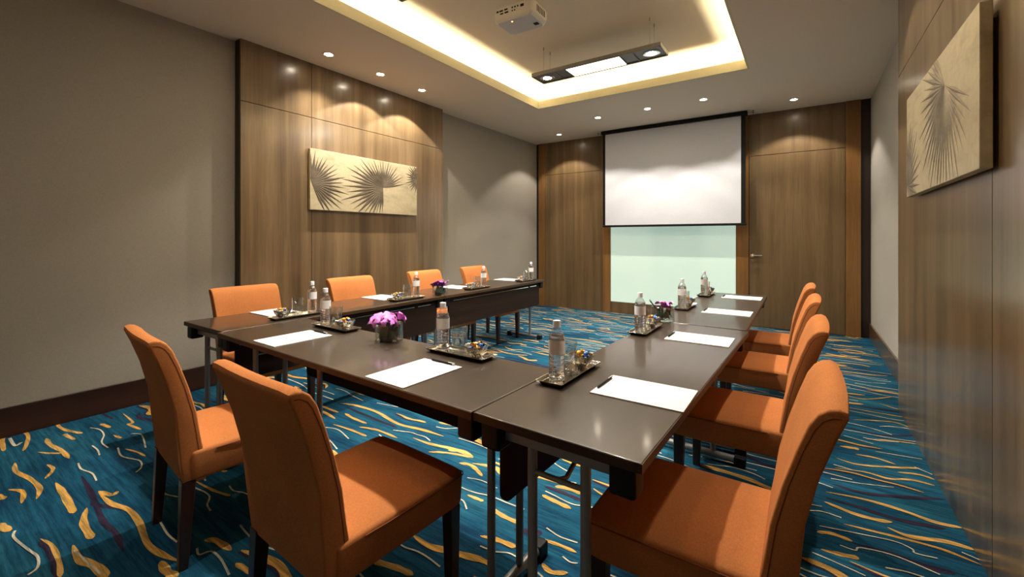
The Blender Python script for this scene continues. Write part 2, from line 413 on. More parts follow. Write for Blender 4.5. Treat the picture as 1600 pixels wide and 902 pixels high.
A('c', .008, (295, 520), (400, 538), (540, 555)); A('p', .025, (300, 540), (420, 575), (560, 590), (740, 600)); A('o', .024, (275, 572), (420, 600), (560, 640), (700, 690), (805, 712))
A('p', .028, (275, 595), (400, 630), (560, 680), (740, 715)); A('o', .026, (270, 610), (380, 655), (470, 680), (535, 690)); A('c', .009, (250, 705), (400, 735), (540, 765), (610, 795), (625, 812), (710, 832))
A('o', .016, (345, 697), (480, 730), (600, 760), (740, 800), (885, 858)); A('o', .028, (515, 710), (600, 745), (740, 765), (855, 798)); A('o', .022, (240, 728), (300, 735), (380, 765))
A('c', .009, (330, 780), (390, 800), (410, 790), (540, 820), (720, 895)); A('p', .028, (380, 770), (520, 810), (660, 860), (780, 890)); A('o', .024, (255, 795), (330, 815), (405, 830))
A('c', .009, (222, 808), (320, 850), (430, 900)); A('c', .009, (805, 808), (880, 840)); A('c', .009, (305, 465), (380, 487)); A('c', .008, (345, 352), (460, 385)); A('p', .02, (360, 320), (500, 350), (640, 350))
A = lambda *k: px(300, 540, 2.491, *k)
A('o', .03, (595, 265), (630, 285), (680, 305)); A('o', .035, (575, 225), (640, 235), (720, 260), (800, 305), (900, 330), (980, 355)); A('p', .03, (600, 240), (720, 290), (800, 320))
A('c', .010, (520, 320), (570, 330), (610, 365)); A('o', .025, (550, 308), (620, 330), (680, 355)); A('o', .026, (650, 318), (720, 330), (800, 362)); A('c', .010, (515, 355), (540, 375), (565, 405))
A('o', .038, (860, 360), (930, 385), (1020, 405), (1095, 438)); A('o', .026, (920, 415), (1000, 420), (1090, 438)); A('c', .010, (950, 318), (990, 325), (1040, 322)); A('o', .03, (960, 300), (1035, 315))
A('o', .033, (1040, 458), (1090, 470), (1130, 510)); A('o', .045, (855, 735), (920, 780), (1010, 805), (1140, 840)); A('o', .04, (700, 840), (790, 865), (860, 895)); A('c', .009, (720, 225), (800, 240), (860, 245))
A('c', .012, (460, 180), (550, 212)); A('o', .03, (500, 235), (570, 262)); A('o', .03, (400, 160), (425, 175)); A('c', .012, (370, 130), (420, 150), (450, 170))
A = lambda *k: px(700, 600, 2.9875, *k)
A('o', .036, (440, 520), (500, 550), (575, 585)); A('o', .04, (500, 480), (560, 490), (640, 520)); A('p', .035, (450, 480), (540, 510), (630, 550)); A('o', .05, (0, 310), (60, 315), (115, 345))
A('c', .009, (50, 255), (140, 285), (220, 320)); A('c', .009, (90, 440), (160, 455), (230, 490)); A('o', .035, (190, 575), (260, 620), (340, 655)); A('p', .045, (310, 680), (380, 690), (440, 700))
A('o', .024, (430, 725), (520, 755), (600, 790)); A('c', .009, (460, 675), (520, 715), (605, 745)); A('o', .036, (150, 712), (230, 730), (315, 765)); A('c', .010, (150, 760), (215, 785), (290, 795), (345, 830))
A('o', .03, (440, 840), (480, 880), (560, 885)); A('c', .009, (535, 808), (570, 835), (605, 840)); A('o', .035, (95, 800), (215, 850)); A('o', .028, (90, 520), (165, 550)); A('o', .03, (530, 350), (590, 375), (640, 390))
rnd = random.Random(21)
cells = {}
for q in strokes: cells.setdefault((int(q.x // .2), int(q.y // .2)), []).append(q)
def near(p, d):
    i, j = int(p.x // .2), int(p.y // .2)
    for a in (-1, 0, 1):
        for c in (-1, 0, 1):
            for q in cells.get((i + a, j + c), ()):
                if abs(q.x - p.x) < d[0] and abs(q.y - p.y) < d[1]: return True
    return False
made = 0
for k in range(9000):
    p = Vector((rnd.uniform(XL - .1, XR), rnd.uniform(YN, YF)))
    kind = rnd.choice('ooocccp')
    if p.y < 1.0 and p.x < -.2 and rnd.random() < .8: continue
    if near(p, (.11, {'o': .040, 'c': .030, 'p': .035}[kind])): continue
    L = rnd.uniform(.25, .75) if kind != 'o' else rnd.uniform(.18, .62)
    n = 5; wv = rnd.uniform(.008, .03); ph = rnd.uniform(0, 6); sl = rnd.uniform(-.14, .10)
    pts = [Vector((p.x + L * (i / n - .5), p.y + sl * L * (i / n - .5) + wv * math.sin(ph + i * rnd.uniform(.9, 1.5)))) for i in range(n + 1)]
    if any(near(q, (.07, .022)) for q in pts) or any(q.x < XL or q.x > XR for q in pts): continue
    w = {'o': rnd.choice((.014, .02, .026, .034)), 'c': .008, 'p': rnd.uniform(.014, .035)}[kind]
    if kind == 'o' and rnd.random() < .4: ribbon([q + Vector((0, -.012)) for q in pts], w, 'p')
    ribbon(pts, w, kind, rnd.choice((1, 2))); made += 1
    for q in pts: cells.setdefault((int(q.x // .2), int(q.y // .2)), []).append(q)
    for a, c in zip(pts[:-1], pts[1:]):
        q = (a + c) / 2; cells.setdefault((int(q.x // .2), int(q.y // .2)), []).append(q)
fl = fb.build('floor', [M['carpet'], M['c_orange'], M['c_cream'], M['c_purple']]); fl['kind'] = 'structure'
print('strokes', made)

# ------------------------------------------------------------ tables
def leg_frame(root, y, w, facing):
    """twin-post folding end frame with crossbar and glide feet; table runs along local Y"""
    for sx in (-1, 1):
        b = MB(); b.tube([(sx * .085, y, .055), (sx * .085, y, .675)], .0145, 16); b.build('leg', M['steel'], root, smooth=True)
    b = MB(); b.box(-.185, .185, y - .018, y + .018, .672, .70)
    b.build('crossbar', M['steel'], root, bevel=.004)
    b = MB(); b.tube([(-.20, y, .035), (.20, y, .035)], .019, 14); ft = b.build('foot_bar', M['steel'], root, smooth=True)
    for sx in (-1, 1):
        b = MB()
        b.box(sx * .225 - .03, sx * .225 + .03, y - .024, y + .024, 0, .056)
        b.build('foot_cap', M['black'], ft, bevel=.008)
    b = MB(); d = facing
    b.tube([(.0, y, .60), (.0, y + d * .05, .585), (.0, y + d * .22, .66), (.0, y + d * .24, .70)], .007, 10); b.tube([(-.085, y, .60), (.085, y, .60)], .008, 10)
    b.build('folding_brace', M['steel'], root, smooth=True)
def make_table(L, W, loc, rotz, panel_side, label, group, centre_post=None, zlow=.442):
    r = thing('folding_table', label, 'table', loc, rotz, group)
    b = MB(); b.box(-W / 2 + .002, W / 2 - .002, -L / 2 + .001, L / 2 - .001, .726, .75)
    b.build('tabletop', M['table'], r, bevel=.0025)
    b = MB()
    for x0, x1 in ((-W / 2, -W / 2 + .02), (W / 2 - .02, W / 2)): b.box(x0, x1, -L / 2 + .001, L / 2 - .001, .7245, .7480)
    for y0, y1 in ((-L / 2, -L / 2 + .02), (L / 2 - .02, L / 2)): b.box(-W / 2 + .02, W / 2 - .02, y0, y1, .7245, .7480)
    b.build('edge_band', M['table_edge'], r)
    b = MB(); b.box(-W / 2 + .05, W / 2 - .05, -L / 2 + .04, L / 2 - .04, .70, .7255); b.build('under_frame', M['black'], r, bevel=.003)
    for sx in (-1, 1):
        for sy in (-1, 1):
            b = MB(); cx, cy = sx * (W / 2 - .055), sy * (L / 2 - .045)
            b.box(cx - .035, cx + .035, cy - .035, cy + .035, .645, .7245)
            b.build('corner_block', M['black'], r, bevel=.010)
    for s in (-1, 1): leg_frame(r, s * (L / 2 - .062), W, -s)
    ps = panel_side; x = ps * (W / 2 - .045)
    n0, n1, z0, z1_ = -L / 2 + .085, L / 2 - .085, zlow, .70; rr = .035; pts = []
    for cy, cz, a0 in ((n1 - rr, z0 + rr, -PI / 2), (n1 - .005, z1_ - .005, 0), (n0 + .005, z1_ - .005, PI / 2), (n0 + rr, z0 + rr, PI)):
        q = rr if cz < .6 else .005
        for k in range(5):
            a = a0 + k * PI / 8; pts.append((cy + q * math.cos(a), cz + q * math.sin(a)))
    b = MB(); m = len(pts)
    b.add([(x - .009, p[0], p[1]) for p in pts] + [(x + .009, p[0], p[1]) for p in pts],
          [tuple(range(m)), tuple(range(m, 2 * m))] + [(i, (i + 1) % m, (i + 1) % m + m, i + m) for i in range(m)])
    mp = b.build('modesty_panel', M['modesty'], r, bevel=.002)
    xx = x + ps * .0085
    for q0, q1 in ((n0 + .06, n1 - .26), (n1 - .22, n1 - .07)):
        b = MB(); b.box(min(xx, xx + ps * .003), max(xx, xx + ps * .003), q0, q1, .683, .690); b.build('hinge_strip', M['chrome'], mp)
    if centre_post is not None:
        b = MB(); b.tube([(.0, centre_post, 0), (.0, centre_post, .70)], .0145, 16); b.tube([(.0, centre_post, 0), (.0, centre_post, .012)], .03, 16)
        b.build('leg', M['steel'], r, smooth=True)
    return r
WL = .54; LL = 1.825; LR = 1.77; WR = .52
make_table(LR, WR, (-.552, 1.016 + LR / 2, 0), math.radians(-1.6), -1, 'dark folding table of the right-hand row, the one nearer the camera', 'dark folding tables set in a U')
make_table(LR, WR, (-.546, 1.032 + LR * 1.5, 0), math.radians(.3), -1, 'dark folding table of the right-hand row, farther one ending before the door', 'dark folding tables set in a U')
make_table(LL, WL, (-2.99, 1.105 + LL / 2, 0), 0, 1, 'dark folding table of the left-hand row, the one nearer the camera', 'dark folding tables set in a U')
make_table(LL, WL, (-2.99, 1.106 + LL * 1.5, 0), 0, 1, 'dark folding table of the left-hand row, farther one ending near far wall', 'dark folding tables set in a U')
FA = math.radians(-1.8)
make_table(1.8795, .52, (-1.7713, 1.309, 0), PI / 2 + FA, 1, 'dark folding table crossing the front of the U between both rows', 'dark folding tables set in a U', centre_post=.345, zlow=.410)

# ------------------------------------------------------------ chairs
def make_chair(label, loc, rotz, group):
    r = thing('dining_chair', label, 'chair', loc, rotz, group)
    # seat: crowned cushion block, nx x ny grid top
    nx, ny = 12, 20; W = .243; y0, y1 = .035, .532; vs = []; fs = []
    def wf(v): return (W - .006 * (1 - v)) * (1 - .035 * max(0, (v - .9) / .1) ** 2)
    for j in range(ny + 1):
        for i in range(nx + 1):
            u = i / nx * 2 - 1; v = j / ny
            vs.append((u * wf(v), y0 + (y1 - y0) * v - .006 * (abs(u) ** 6) * (v > .95), .448 + .014 * (1 - u ** 4) * (1 - (2 * v - 1) ** 6)))
    top = len(vs)
    for j in range(ny + 1):
        for i in range(nx + 1):
            u = i / nx * 2 - 1; v = j / ny; vs.append((u * (wf(v) - .006), y0 + (y1 - y0 - .008) * v, .330))
    for j in range(ny):
        for i in range(nx):
            a = j * (nx + 1) + i; fs.append((a, a + 1, a + nx + 2, a + nx + 1)); c = a + top; fs.append((c + nx + 1, c + nx + 2, c + 1, c))
    per = [i for i in range(nx + 1)] + [j * (nx + 1) + nx for j in range(1, ny + 1)] + [ny * (nx + 1) + i for i in range(nx - 1, -1, -1)] + [j * (nx + 1) for j in range(ny - 1, 0, -1)]
    for k in range(len(per)):
        a, c = per[k], per[(k + 1) % len(per)]; fs.append((a, a + top, c + top, c))
    b = MB(); b.add(vs, fs); s = b.build('seat', M['orange'], r, bevel=.014, seg=3, angle=45)
    b = MB(); q = [(-W + .004, .12, .447)] + [(-W + .001, y, .4465) for y in (.2, .3, .4)] + [(-W + .004, y1 - .012, .446), (-W + .016, y1 + .0005, .446)] + [(x, y1 + .001, .446) for x in (-.12, 0, .12)] + [(W - .016, y1 + .0005, .446), (W - .004, y1 - .012, .446)] + [(W - .001, y, .4465) for y in (.4, .3, .2)] + [(W - .004, .12, .447)]
    b.tube([(p[0], p[1] - .0015, p[2] - .009) for p in q], .0022, 6); b.build('piping', M['seam'], s, smooth=True)
    # backrest: reclining slab whose front rolls back over the top
    rear = [(.012, .325), (.004, .40), (-.006, .50), (-.026, .62), (-.054, .74), (-.084, .83), (-.106, .885)]
    topc = [(-.104, .899), (-.090, .905), (-.070, .901), (-.050, .886)]
    front = [(-.032, .857), (-.008, .79), (.020, .70), (.044, .60), (.068, .50), (.082, .42), (.088, .325)]
    prof = rear + topc + front; n = len(prof); st = [-1, -.97, -.8, -.4, 0, .4, .8, .97, 1]; vs = []; fs = []
    def hw(z): return .226 + .015 * max(0, min(1, (z - .33) / .57))
    for u in st:
        for (y, z) in prof:
            fr = (abs(u) - .8) / .2 if abs(u) > .8 else 0
            vs.append((u * hw(z), y + .010 * (abs(u) ** 2) * (1 if z > .5 else 0), z - .004 * fr))
    for i in range(len(st) - 1):
        for k in range(n):
            a = i * n + k; c = i * n + (k + 1) % n; fs.append((a, c, c + n, a + n))
    fs.append(tuple(range(n))[::-1]); fs.append(tuple((len(st) - 1) * n + k for k in range(n)))
    b = MB(); b.add(vs, fs); bk = b.build('backrest', M['orange'], r, bevel=.011, seg=3, angle=60)
    for sx in (-1, 1):
        b = MB(); b.tube([(sx * (hw(z) - .0006), y + .0100 * (z > .5), z) for y, z in [(.068, .345), (.066, .40), (.054, .50), (.029, .60), (.005, .70), (-.023, .79), (-.045, .845), (-.060, .868), (-.078, .880), (-.094, .882)]], .0018, 6)
        b.build('piping', M['seam'], bk, smooth=True)
    for sx in (-1, 1):
        b = MB(); b.frustum((sx * .212, .012, 0), .016, (sx * .204, .030, .34), .0235); b.build('leg', M['leg'], r, bevel=.003)
        b = MB(); b.frustum((sx * .210, .492, 0), .017, (sx * .210, .488, .335), .0235); b.build('leg', M['leg'], r, bevel=.003)
    return r
G = 'orange upholstered chairs around the tables'
ch = make_chair('orange upholstered chair with dark legs, large in the near left, back turned to the camera', (-1.272, .672, 0), math.radians(-2.5), G)
dup(ch, (-2.205, .682, 0), math.radians(-6), 'orange upholstered chair at the front table, leftmost, standing nearest the left baseboard', G)
for y, dx, a, lab in ((1.43, 0, 0, 'orange upholstered chair in the right row, nearest the camera and cut by the frame'), (2.40, 0, 0, 'orange upholstered chair in the right row, second from the camera'),
                   (3.37, -.005, 0, 'orange upholstered chair in the right row, third from the camera'), (4.215, -.02, 0, 'orange upholstered chair in the right row, farthest and nearest the door')):
    dup(ch, (-.018 + dx, y, 0), PI / 2 + math.radians(a), lab, G)
for y, lab in ((1.63, 'orange upholstered chair on the left side, in front of the plain wall and panel edge'), (2.57, 'orange upholstered chair on the left side, directly below the left end of the palm picture'),
               (3.54, 'orange upholstered chair on the left side, below the right edge of the wood panel'), (4.425, 'orange upholstered chair on the left side, farthest, against the pale wall')):
    dup(ch, (-3.55, y, 0), -PI / 2, lab, G)

# ------------------------------------------------------------ table settings
TT = .7502
spots = {
 'R1': ('on the right-hand table, nearest place to camera', (-.755, 1.515), 0, 1, (-.458, 1.482)),
 'R2': ('on the right-hand table, second place from camera', (-.755, 2.48), 0, 1, (-.458, 2.42)),
 'R3': ('on the right-hand table, third place from camera', (-.755, 3.455), 0, 1, (-.460, 3.395)),
 'R4': ('on the right-hand table, farthest place from camera', (-.757, 4.31), 0, 1, (-.465, 4.29)),
 'F2': ('on the front table, right one of two places', (-1.295, 1.492), -PI / 2 + FA, 1, (-1.272, 1.197)),
 'F1': ('on the front table, left one of two places', (-2.275, 1.520), -PI / 2 + FA, 1, (-2.230, 1.243)),
 'L1': ('on the left-hand table, nearest place to camera', (-2.83, 1.60), 0, -1, (-3.10, 1.60)),
 'L2': ('on the left-hand table, second place from camera', (-2.83, 2.57), 0, -1, (-3.10, 2.53)),
 'L3': ('on the left-hand table, third place from camera', (-2.83, 3.53), 0, -1, (-3.10, 3.50)),
 'L4': ('on the left-hand table, farthest place from camera', (-2.83, 4.49), 0, -1, (-3.10, 4.49)),
}
def make_tray(label, loc, rotz):
    r = thing('serving_tray', label, 'tray', loc, rotz, 'silver trays on the tables')
    b = MB(); W, L = .055, .175; zs = .006
    ring = lambda w, l, z: [(-w, -l, z), (w, -l, z), (w, l, z), (-w, l, z)]
    R = [ring(W - .012, L - .012, zs - .002), ring(W, L, zs + .011), ring(W - .003, L - .003, zs + .011), ring(W - .015, L - .015, zs + .0015)]
    vs = [v for q in R for v in q]; fs = [(3, 2, 1, 0)]
    for i in range(3):
        for k in range(4):
            a = i * 4 + k; c = i * 4 + (k + 1) % 4; fs.append((a, c, c + 4, a + 4))
    fs.append((12, 13, 14, 15)); b.add(vs, fs); b.build('tray_plate', M['silver'], r, bevel=.0008)
    b = MB(); b.box(-.038, .038, -.155, .155, 0, .0042); b.build('base', M['black'], r)
    return r
def make_bottle(label, loc, rotz):
    r = thing('water_bottle', label, 'bottle', loc, rotz, 'water bottles on the trays')
    prof = [(.022, 0), (.0285, .003), (.030, .008)]
    for k in range(6):      # ribbed lower body
        z = .014 + k * .013; prof += [(.0300, z), (.0282, z + .0045), (.0300, z + .009)]
    prof += [(.0295, .098), (.0292, .100), (.0292, .146), (.0300, .149), (.0300, .153), (.0272, .160), (.0282, .163), (.0225, .176), (.0170, .185), (.0125, .192), (.0120, .200)]
    b = MB(); b.lathe(prof, 28, ribs=0); bb = b.build('bottle_body', M['shell'], r, smooth=True)
    b = MB(); b.lathe([(q[0] - .0012, q[1] + .0012) for q in prof[:-4]] + [(1e-4, prof[-5][1] + .0012)], 28); b.build('water', M['water'], bb, smooth=True)
    b = MB(); b.lathe([(.0303, .099), (.0303, .147), (.0296, .147), (.0296, .099)], 28)
    b.v.extend([]); b.build('paper_label', M['label'], r, smooth=True)
    b = MB(); b.lathe([(.0140, .197), (.0140, .216), (.0130, .219), (1e-4, .219)], 24, ribs=12, ribamp=.02); b.lathe([(.0148, .194), (.0148, .197)], 24)
    b.build('cap', M['cap'], r, smooth=True)
    return r
def make_glass(label, loc, rotz):
    b = MB(); b.lathe([(1e-4, 0), (.031, 0), (.033, .003), (.0365, .118), (.0358, .119), (.0350, .118), (.0318, .012), (.028, .009), (1e-4, .009)], 28)
    o = b.build('drinking_glass', M['glass'], smooth=True, loc=loc); tag(o, label, 'glass', 'tumblers on the trays'); return o
def make_bowl(label, loc, rotz):
    b = MB(); b.lathe([(1e-4, 0), (.020, 0), (.023, .004), (.030, .010), (.043, .026), (.051, .046), (.053, .050), (.0505, .049), (.048, .044), (.040, .026), (.028, .013), (1e-4, .009)], 60, ribs=15, ribamp=.035)
    o = b.build('snack_bowl', M['silver'], smooth=True, loc=loc); tag(o, label, 'bowl', 'silver bowls of sweets'); return o
def sweet_mesh(m, kind):
    b = MB(); b.sphere((0, 0, 0), .011, 10, 6, (1.15, .9, .75))
    for s in (-1, 1):      # twisted wrapper ends
        vs = [(s * .011, 0, 0)] + [(s * .021, .007 * math.sin(a), .006 * math.cos(a)) for a in (0, 1.05, 2.09, 3.14, 4.19, 5.24)]
        b.add(vs, [(0, i, i % 6 + 1) for i in range(1, 7)])
    o = b.build('wrapped_sweet', m, smooth=True); return o
protoT = protoB = protoG = protoW = None; sweets = {}
def place(proto, label, loc, rotz):
    c = proto.copy(); C.objects.link(c); c.location = loc; c.rotation_euler = (0, 0, rotz); c['label'] = label; return c
rs = random.Random(5)
for key, (where, (tx, ty), rz, side, (pxx, pyy)) in spots.items():
    d = Vector((-math.sin(rz), math.cos(rz)))       # tray long axis
    o1 = (tx, ty, TT)
    # order along +long axis: side=1 bottle first (near), bowl last; side=-1 reversed
    lt = 'slim silver tray ' + where
    if protoT is None: protoT = make_tray(lt, o1, rz)
    else: dup(protoT, o1, rz, lt)
    def at(k, w=0):
        v = Vector((tx, ty)) + d * k * side + Vector((d.y, -d.x)) * w
        return v
    zt = TT + .0077
    p = at(-.108); loc = (p.x, p.y, zt); lb = 'clear water bottle with white cap ' + where
    if protoB is None: protoB = make_bottle(lb, loc, 0)
    else: dup(protoB, loc, rs.uniform(0, 6), lb)
    p = at(-.008, -.006); loc = (p.x, p.y, zt); lb = 'clear straight tumbler beside the bottle ' + where
    if protoG is None: protoG = make_glass(lb, loc, 0)
    else: place(protoG, lb, loc, 0)
    p = at(.098); loc = (p.x, p.y, zt); lb = 'ribbed silver bowl of sweets ' + where
    if protoW is None: protoW = make_bowl(lb, loc, 0)
    else: place(protoW, lb, loc, 0)
    lay = [('b', -.022, -.018, .040), ('w', .024, -.014, .040), ('b', .018, .022, .041), ('w', -.020, .020, .040), ('o', 0, 0, .045), ('o', -.006, -.010, .060), ('b', .020, .004, .057), ('o', .003, .016, .059)]
    for kk, dx, dy, dz in lay:
        nm = {'b': 'blue', 'w': 'white', 'o': 'orange'}[kk]
        lb = '%s wrapped sweet in silver bowl %s' % (nm, where)
        if kk not in sweets: sweets[kk] = s = sweet_mesh(M['sw_' + kk], kk)
        else: s = sweets[kk].copy(); C.objects.link(s)
        s.location = (p.x + dx, p.y + dy, zt + dz - .004); s.rotation_euler = (rs.uniform(-.4, .4), rs.uniform(-.4, .4), rs.uniform(0, 6))
        tag(s, lb, 'sweet', 'wrapped sweets, %s bowl' % key.replace('R', 'right row ').replace('L', 'left row ').replace('F', 'front table '))
    # notepad and pen
    if key[0] == 'F': w, h, pr = .11, .152, FA
    else: w, h, pr = .152, .11, 0
    b = MB(); b.box(-w, w, -h, h, 0, .0035); o = b.build('notepad', M['paper'], loc=(pxx, pyy, TT)); o.rotation_euler.z = pr + rs.uniform(-.012, .012)
    tag(o, 'blank white notepad ' + where, 'notepad', 'white notepads on the tables')
    if key[0] == 'R': pl, prz = (pxx - .143, pyy + .004), PI / 2
    elif key[0] == 'L': pl, prz = (pxx + .143, pyy), PI / 2
    else: pl, prz = (pxx + .012, pyy + .146), FA
    b = MB(); b.tube([(-.07, 0, 0), (-.062, 0, 0), (.055, 0, 0)], [.0012, .0042, .0042], 10)
    r = thing('ballpoint_pen', 'dark pen lying on the notepad ' + where, 'pen', (pl[0], pl[1], TT + .0079), prz, 'dark pens on the notepads')
    b.build('barrel', M['black'], r, smooth=True)
    b = MB(); b.tube([(.055, 0, 0), (.070, 0, 0)], .0038, 10); b.box(.030, .068, -.001, .001, .004, .0062); b.build('clip', M['chrome'], r)

# vases with orchids
def bloom(loc, s, rx, ry, rz, label, group, m):
    r = thing('orchid_bloom', label, 'flower', loc, 0, group); r.rotation_euler = (rx, ry, rz); r.scale = (s, s, s)
    b = MB()
    for k in range(5):
        a = k * 2 * PI / 5 + PI / 2; L = .040 if k in (0, 2, 3) else .044; w = .013 if k in (0, 2, 3) else .021
        vs = []; n = 7
        for i in range(n + 1):
            u = i / n; ww = w * math.sin(PI * min(1, .12 + .86 * u)) ** .8; z = .010 * math.sin(u * PI) - .004 * u
            for e in (-1, 0, 1):
                x, y = L * u, ww * e
                vs.append((x * math.cos(a) - y * math.sin(a), x * math.sin(a) + y * math.cos(a), z - abs(e) * .004 + .003 * math.sin(9 * u) * e))
        b.add(vs, [(3 * i + j, 3 * i + j + 1, 3 * i + j + 4, 3 * i + j + 3) for i in range(n) for j in (0, 1)])
    b.build('petals', m, r, smooth=True)
    b = MB(); b.sphere((0, 0, .006), .006, 8, 6, (1, 1.2, 1)); b.tube([(0, -.002, .006), (0, -.010, .012), (0, -.018, .008)], [.004, .005, .002], 8); b.build('lip', M['lip'], r, smooth=True)
def vase(loc, where, blooms, m, leafup=False):
    b = MB(); R_ = .070; hh = .088
    b.lathe([(1e-4, 0), (R_ - .004, 0), (R_, .004), (R_, hh), (R_ - .002, hh + .001), (R_ - .004, hh), (R_ - .005, .016), (R_ - .012, .012), (1e-4, .012)], 40)
    tag(b.build('flower_vase', M['glass'], smooth=True, loc=loc), 'low round clear glass vase of orchids ' + where, 'vase', 'low glass vases')
    b = MB(); rr = random.Random(hash(where) % 1 + 3)
    for k in range(9):      # broad leaves curled inside the glass
        a0 = k * .7; rad = .050 - .004 * (k % 3); vs = []; n = 10
        for i in range(n + 1):
            a = a0 + i * .12; z0 = .018 + .02 * math.sin(i * .3 + k); hgt = .016 + .016 * math.sin(PI * i / n)
            for e in (-1, 1): vs.append(((rad - .004 * e) * math.cos(a), (rad - .004 * e) * math.sin(a), z0 + .012 + e * hgt * .6))
        b.add(vs, [(2 * i, 2 * i + 1, 2 * i + 3, 2 * i + 2) for i in range(n)])
    for k in range(7):
        a = k * .9 + .3; b.tube([(.028 * math.cos(a), .028 * math.sin(a), .016), (.018 * math.cos(a + .8), .018 * math.sin(a + .8), .05), (.03 * math.cos(a + 1.2), .03 * math.sin(a + 1.2), .085)], [.006, .008, .003], 6)
    if leafup:
        for k in range(4):
            a = 2.6 + k * .25; b.tube([(-.03, 0, .06), (-.055 - .006 * k, -.02 + .01 * k, .10), (-.075 - .006 * k, -.03 + .016 * k, .135 - .006 * k)], [.003, .002, .0006], 6)
    else:
        b.tube([(-.02, 0, .06), (-.035, .012, .11), (-.040, .014, .132)], [.003, .0022, .0008], 6); b.tube([(.02, 0, .06), (.016, .022, .10), (.012, .028, .12)], [.003, .0022, .0008], 6)
    tag(b.build('leaf_cluster', M['leaf'], smooth=True, loc=(loc[0], loc[1], loc[2] + .0002)), 'dark green leaves curled inside the glass vase ' + where, 'leaves', 'leaves in the vases')
    for (dx, dy, dz, s, rx, ry, rz) in blooms:
        bloom((loc[0] + dx, loc[1] + dy, loc[2] + dz), s, rx, ry, rz, 'purple orchid bloom in the glass vase ' + where, 'orchid blooms ' + where, m)
vase((-1.785, 1.500, TT), 'in the middle of the front table', [(-.058, -.035, .100, 1.2, .55, .25, 0), (-.015, -.03, .112, 1.25, .6, .35, .6), (.036, -.01, .108, 1.15, .6, .4, 1.7), (.072, .02, .126, .95, .8, .5, 2.6), (-.03, .035, .122, 1.05, .5, .2, 2)], M['petal'])
vase((-2.800, 2.945, TT), 'halfway along the left-hand table', [(-.035, -.035, .098, 1., -.5, -.5, 0), (.0, -.02, .110, 1., -.7, .1, .6), (.035, -.02, .105, 1., -.6, .4, 1.7), (.045, .03, .110, .9, -.8, .6, 2.6), (-.03, .03, .115, 1., -.6, -.2, 2), (-.05, 0, .105, .9, -.8, -.6, 1)], M['petal_dark'])
vase((-.760, 2.845, TT), 'halfway along the right-hand table', [(.012, -.02, .104, 1.25, -.45, .35, .3), (.03, .02, .100, 1.0, -.5, .5, 2)], M['petal'], True)

# ------------------------------------------------------------ pictures
def fan(b, cy, cz, a0, a1, n, lens, x, out, core=.5):
    """palm frond in low relief on a picture plane (y,z); `out` is the side it rises to"""
    for k in range(n):
        a = a0 + (a1 - a0) * k / (n - 1); L = lens((a - a0) / (a1 - a0)) * (1 + .10 * math.sin(k * 2.3)); da = abs(a1 - a0) / (n - 1)
        pts = []
        for u, w in ((0, .1), (core * .5, 1.05), (core, 1.0), (core + (1 - core) * .35, .55), (1, 0)):
            pts.append((u * L, w * math.tan(da / 2) * min(u, core) * L * 1.02 if u <= core else w * math.tan(da / 2) * core * L))
        vs = []
        for r_, h in pts:
            for e in (-1, 0, 1):
                y = cy + r_ * math.cos(a) - e * h * math.sin(a); z = cz + r_ * math.sin(a) + e * h * math.cos(a)
                vs.append((x + out * (.0030 if e == 0 and 0 < r_ < L * .99 else .0008), y, z))
        b.add(vs, [(3 * i + j, 3 * i + j + 1, 3 * i + j + 4, 3 * i + j + 3) for i in range(4) for j in (0, 1)])
def clip(o, y0, y1, z0, z1_):
    bm = bmesh.new(); bm.from_mesh(o.data)
    for co, no in (((0, y0, 0), (0, -1, 0)), ((0, y1, 0), (0, 1, 0)), ((0, 0, z0), (0, 0, -1)), ((0, 0, z1_), (0, 0, 1))):
        bmesh.ops.bisect_plane(bm, geom=bm.verts[:] + bm.edges[:] + bm.faces[:], plane_co=co, plane_no=no, clear_outer=True)
    bm.to_mesh(o.data); bm.free()
def picture(label, x, out, wallx, y0, y1, z0, z1_, fans, m):
    yc = (y0 + y1) / 2; r = thing('wall_picture', label, 'picture', (x, yc, z0))
    D = .036
    b = MB(); b.box(min(0, -out * D), max(0, -out * D), y0 - yc, y1 - yc, 0, z1_ - z0); b.build('canvas', M['canvas'], r, bevel=.003)
    gap = (wallx - x) + out * D
    b = MB(); b.box(min(-out * D, wallx - x), max(-out * D, wallx - x), y0 - yc + .05, y1 - yc - .05, .05, z1_ - z0 - .05); b.build('back_batten', M['edge_dark'], r)
    b = MB()
    for f in fans: fan(b, f[0] - yc, f[1] - z0, f[2], f[3], f[4], f[5], 0, out, f[6])
    o = b.build('palm_frond_relief', m, r); clip(o, y0 - yc + .004, y1 - yc - .004, .004, z1_ - z0 - .004)
R = math.radians
def lenA(t):      # big frond: 0 = pointing down, sweeping clockwise over the left to the right
    return .33 + .22 * math.sin(PI * min(1, t * 1.7)) ** 1.2 if t < .59 else .33
picture('wide champagne canvas with bronze palm fronds on left wood panel', PLX + .046, 1, PLX, 2.455, 3.895, 1.562, 2.178,
        [(3.36, 1.865, R(-92), R(-92 - 255), 34, lenA, .50), (2.47, 1.83, R(-62), R(100), 20, lambda t: .36 + .05 * math.sin(6 * t), .52), (3.92, 2.03, R(105), R(262), 16, lambda t: .21, .55)], M['frond'])
picture('champagne canvas with pale palm fronds on the right wood panel', PRX - .050, -1, PRX, 2.25, 3.61, 1.53, 2.135,
        [(2.72, 1.97, R(-158), R(48), 30, lambda t: .40 + .12 * math.sin(3 * t), .45), (3.60, 1.60, R(80), R(222), 16, lambda t: .38, .42)], M['frond_pale'])

